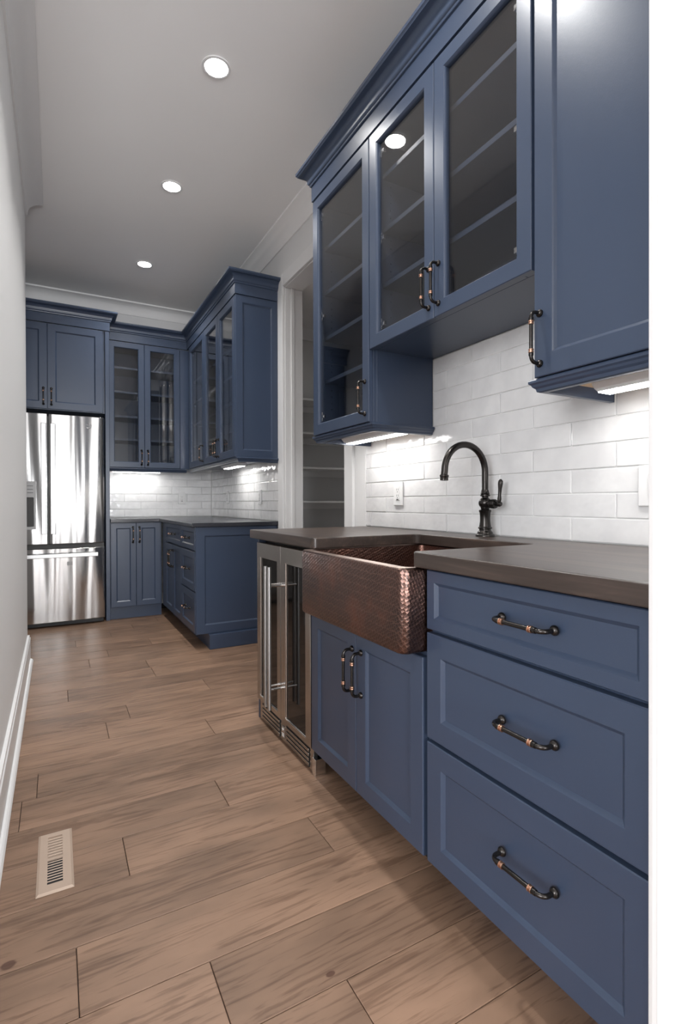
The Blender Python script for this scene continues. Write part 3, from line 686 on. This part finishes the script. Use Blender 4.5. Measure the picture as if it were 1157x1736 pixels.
# back crowns
o = MB().sweep([(-0.515, OFY+0.001), (0.417, OFY+0.001), (0.417, FUY-0.07)], CROWN).build('cabinet_crown', BLUE, None, 0, True)
tag(o, 'navy stepped crown molding above the refrigerator cabinet', 'crown molding')
o = MB().sweep([(0.420, FUY+0.001), (UX+0.001, FUY+0.001), (UX+0.001, 3.649), (TW-0.002, 3.649)], CROWN).build('cabinet_crown', BLUE, None, 0, True)
tag(o, 'navy stepped crown molding above the corner glass cabinets', 'crown molding')
striplight('white strip light under the corner cabinet on the far wall', (0.70, 5.46, 1.3720), 0.44, 0)
striplight('white strip light under the three-door cabinet by the pantry doorway', (1.335, 4.35, 1.3720), 0.44, TURN)

# ------------------------------------------------------------------ refrigerator
t = thing('refrigerator', 'stainless french-door refrigerator with bottom freezer drawer', 'refrigerator', (-0.058, 4.93, 0), 0)
HW = 0.428
bx('body', t, GREYPL, -HW+0.004, HW-0.004, 0.075, 0.66, 0.035, 1.775, 0.004)
bx('base_grille', t, BLACK, -HW+0.01, HW-0.01, 0.06, 0.10, 0.006, 0.034)
for x in (-HW+0.05, HW-0.08):
    MB().lathe([(0, 0), (0.018, 0), (0.018, 0.012), (0, 0.013)], (x, 0.14, 0.0005)).build('foot', BLACK, t)
def bowed(x0, x1, z0, z1, name, hole=None):
    n = 18; edge = 0.012; Lp = []
    def yf(x): return 0.016*(x/HW)**2
    outline = [(x0, 0.072)]
    xs = [x0+(x1-x0)*k/n for k in range(n+1)]
    front = [(x0, yf(x0)+0.010), (x0+0.003, yf(x0)+0.003)]+[(x, yf(x)) for x in xs[1:-1]]+[(x1-0.003, yf(x1)+0.003), (x1, yf(x1)+0.010)]
    poly = [(x0, 0.072)]+front+[(x1, 0.072)]
    return MB().prism(poly, z0, z1).build(name, STEEL, t, 0.003, False)
dl = bowed(-HW, -0.0035, 0.700, 1.785, 'left_door'); dr = bowed(0.0035, HW, 0.700, 1.785, 'right_door'); fz = bowed(-HW, HW, 0.045, 0.660, 'freezer_drawer')
for o in (dl, dr, fz): o.data.polygons.foreach_set('use_smooth', [True]*len(o.data.polygons)); o.data.set_sharp_from_angle(angle=radians(35))
dl.name = 'door'; dr.name = 'door'
bx('hinge_strip', t, SLOT, -HW+0.006, HW-0.006, 0.022, 0.074, 0.662, 0.698)
def flatbar(pts_w, name, parent, vertical, a, b_, c0, c1):
    if vertical: q = MB().box(c0, c1, -0.058, -0.040, a, b_); q.build(name, BRUSH, parent, 0.004); ends = [(c0+0.006, c1-0.006, a+0.015, a+0.05), (c0+0.006, c1-0.006, b_-0.05, b_-0.015)]
    else: q = MB().box(a, b_, -0.058, -0.040, c0, c1); q.build(name, BRUSH, parent, 0.004); ends = [(a+0.02, a+0.055, c0+0.006, c1-0.006), (b_-0.055, b_-0.02, c0+0.006, c1-0.006)]
    for e in ends: bx('handle_post', parent, BRUSH, e[0], e[1], -0.0395, 0.0015 if vertical else 0.006, e[2], e[3], 0.002)
flatbar(None, 'handle', dl, True, 0.785, 1.700, -0.050, -0.012)
flatbar(None, 'handle', dr, True, 0.785, 1.700, 0.016, 0.054)
flatbar(None, 'handle', fz, False, -0.385, 0.372, 0.588, 0.622)
# dispenser on the left door
b = MB(); b.box(-0.315, -0.088, -0.014, 0.006, 0.825, 0.848); b.box(-0.315, -0.300, -0.014, 0.006, 0.848, 1.09); b.box(-0.103, -0.088, -0.014, 0.006, 0.848, 1.09); b.box(-0.315, -0.088, -0.014, 0.006, 1.09, 1.222)
b.build('dispenser', GREYPL, dl, 0.002)
bx('dispenser_recess', dl, SLOT, -0.2995, -0.1035, -0.002, 0.005, 0.8485, 1.0895)
bx('dispenser_lever', dl, GREYPL, -0.235, -0.165, -0.011, -0.0025, 0.93, 1.06, 0.002)
for k in range(3):
    b = MB(); b.box(-0.150, -0.108, -0.0152, -0.0142, 1.125+k*0.028, 1.129+k*0.028); b.box(-0.290, -0.245, -0.0152, -0.0142, 1.125+k*0.028, 1.129+k*0.028); b.build('control_mark', SLOT, dl)
# round emblem on the right door
b = MB(); cx, cz = 0.306, 1.705; yv = 0.016*(cx/HW)**2-0.0016
b.tube([(cx+0.021*cos(2*pi*k/28), yv, cz+0.021*sin(2*pi*k/28)) for k in range(29)], 0.0016, 6)
for s in (-1, 1):
    b.tube([(cx+s*0.006+0.007*cos(a)*s, yv, cz+0.011*sin(a)) for a in [0.6+k*0.45 for k in range(12)]], 0.0012, 6)
for k in range(4):
    a0 = pi/4+k*pi/2; b.tube([(cx+0.016*cos(a0+q*0.12), yv, cz+0.016*sin(a0+q*0.12)) for q in range(-4, 5)], 0.0009, 6)
b.build('emblem', CHROME, dr)
bx('label_sticker', fz, GREYPL, 0.135, 0.175, -0.0013, 0.003, 0.515, 0.545)

# ------------------------------------------------------------------ ceiling lights
for (x, y, lab) in ((0.655, 1.34, 'recessed round ceiling light overhead above the drawer cabinet'), (0.657, 2.369, 'recessed round ceiling light nearest the camera in the frame'), (0.652, 3.394, 'recessed round ceiling light in the middle of the row'), (0.660, 4.605, 'recessed round ceiling light nearest the refrigerator')):
    t = thing('downlight', lab, 'ceiling light', (x, y, CEILZ), 0, 'recessed lights along the passage ceiling')
    MB().loops([[(r_*cos(2*pi*j/32), r_*sin(2*pi*j/32), z_) for j in range(32)] for r_, z_ in [(0.0525, -0.0008), (0.066, -0.0008), (0.066, -0.004), (0.060, -0.006), (0.0525, -0.004)]], closed=True).build('trim_ring', PLATE, t, 0, True)
    MB().lathe([(0, -0.0012), (0.0518, -0.0012), (0.0518, -0.0030), (0, -0.0034)], (0, 0, 0), (0, 0, 1), 32).build('lens', LAMP, t)
    l = bpy.data.lights.new('downlight_beam', 'AREA'); l.shape = 'DISK'; l.size = 0.10; l.energy = DOWNWATT; l.color = (1.0, 0.985, 0.96); l.spread = radians(122)
    lo = bpy.data.objects.new('downlight_beam', l); COL.objects.link(lo); lo.parent = t; lo.location = (0, 0, -0.008)

t = thing('pantry_fill_light', 'unseen fill light added in the walk-in pantry ceiling', 'ceiling light', (2.45, 3.2, 2.66))  # unseen fill lamp, added to brighten the pantry interior
MB().loops([[(r_*cos(2*pi*j/32), r_*sin(2*pi*j/32), z_) for j in range(32)] for r_, z_ in [(0.0525, -0.0008), (0.066, -0.0008), (0.066, -0.004), (0.060, -0.006), (0.0525, -0.004)]], closed=True).build('trim_ring', PLATE, t, 0, True)
MB().lathe([(0, -0.0012), (0.0518, -0.0012), (0.0518, -0.0030), (0, -0.0034)], (0, 0, 0), (0, 0, 1), 32).build('lens', emit('pantry_fill_lens', (1.0, 0.985, 0.96), 60.0), t)
# ------------------------------------------------------------------ floor register
vx0, vx1, vy0, vy1 = -0.053, 0.038, 1.571, 1.858
t = thing('floor_vent', 'beige metal floor register set in the planks by the left wall', 'vent', ((vx0+vx1)/2, (vy0+vy1)/2, 0))
w, h = (vx1-vx0)/2, (vy1-vy0)/2; hx0, hx1, hy0, hy1 = -0.0195, 0.0185, -0.108, 0.118
def R2(a, b_, c, e, z): return [(a, c, z), (b_, c, z), (b_, e, z), (a, e, z)]
MB().loops([R2(-w, w, -h, h, 0.0005), R2(-w, w, -h, h, 0.0018), R2(-w+0.006, w-0.006, -h+0.006, h-0.006, 0.0055), R2(hx0, hx1, hy0, hy1, 0.0055), R2(hx0, hx1, hy0, hy1, 0.0005)], closed=True).build('plate', VENT, t)
bx('damper', t, VENT, hx0, hx1, 0.0075, hy1, 0.0006, 0.0016)
bx('duct', t, BLACK, hx0, hx1, hy0, -0.0005, 0.0004, 0.0010)
bx('divider', t, VENT, hx0, hx1, -0.0005, 0.0075, 0.0006, 0.0054)
k = 0
for (a, b_, n) in ((hy0, -0.0005, 9), (0.0075, hy1, 8)):
    st_ = (b_-a)/n
    for i in range(1, n):
        yy = a+i*st_
        MB().loops([[(x, yy-0.0014, 0.0050), (x, yy+0.0014, 0.0056), (x, yy+0.0014, 0.0051), (x, yy-0.0014, 0.0045)] for x in (hx0, hx1)], True, True).build('louver', VENT, t)
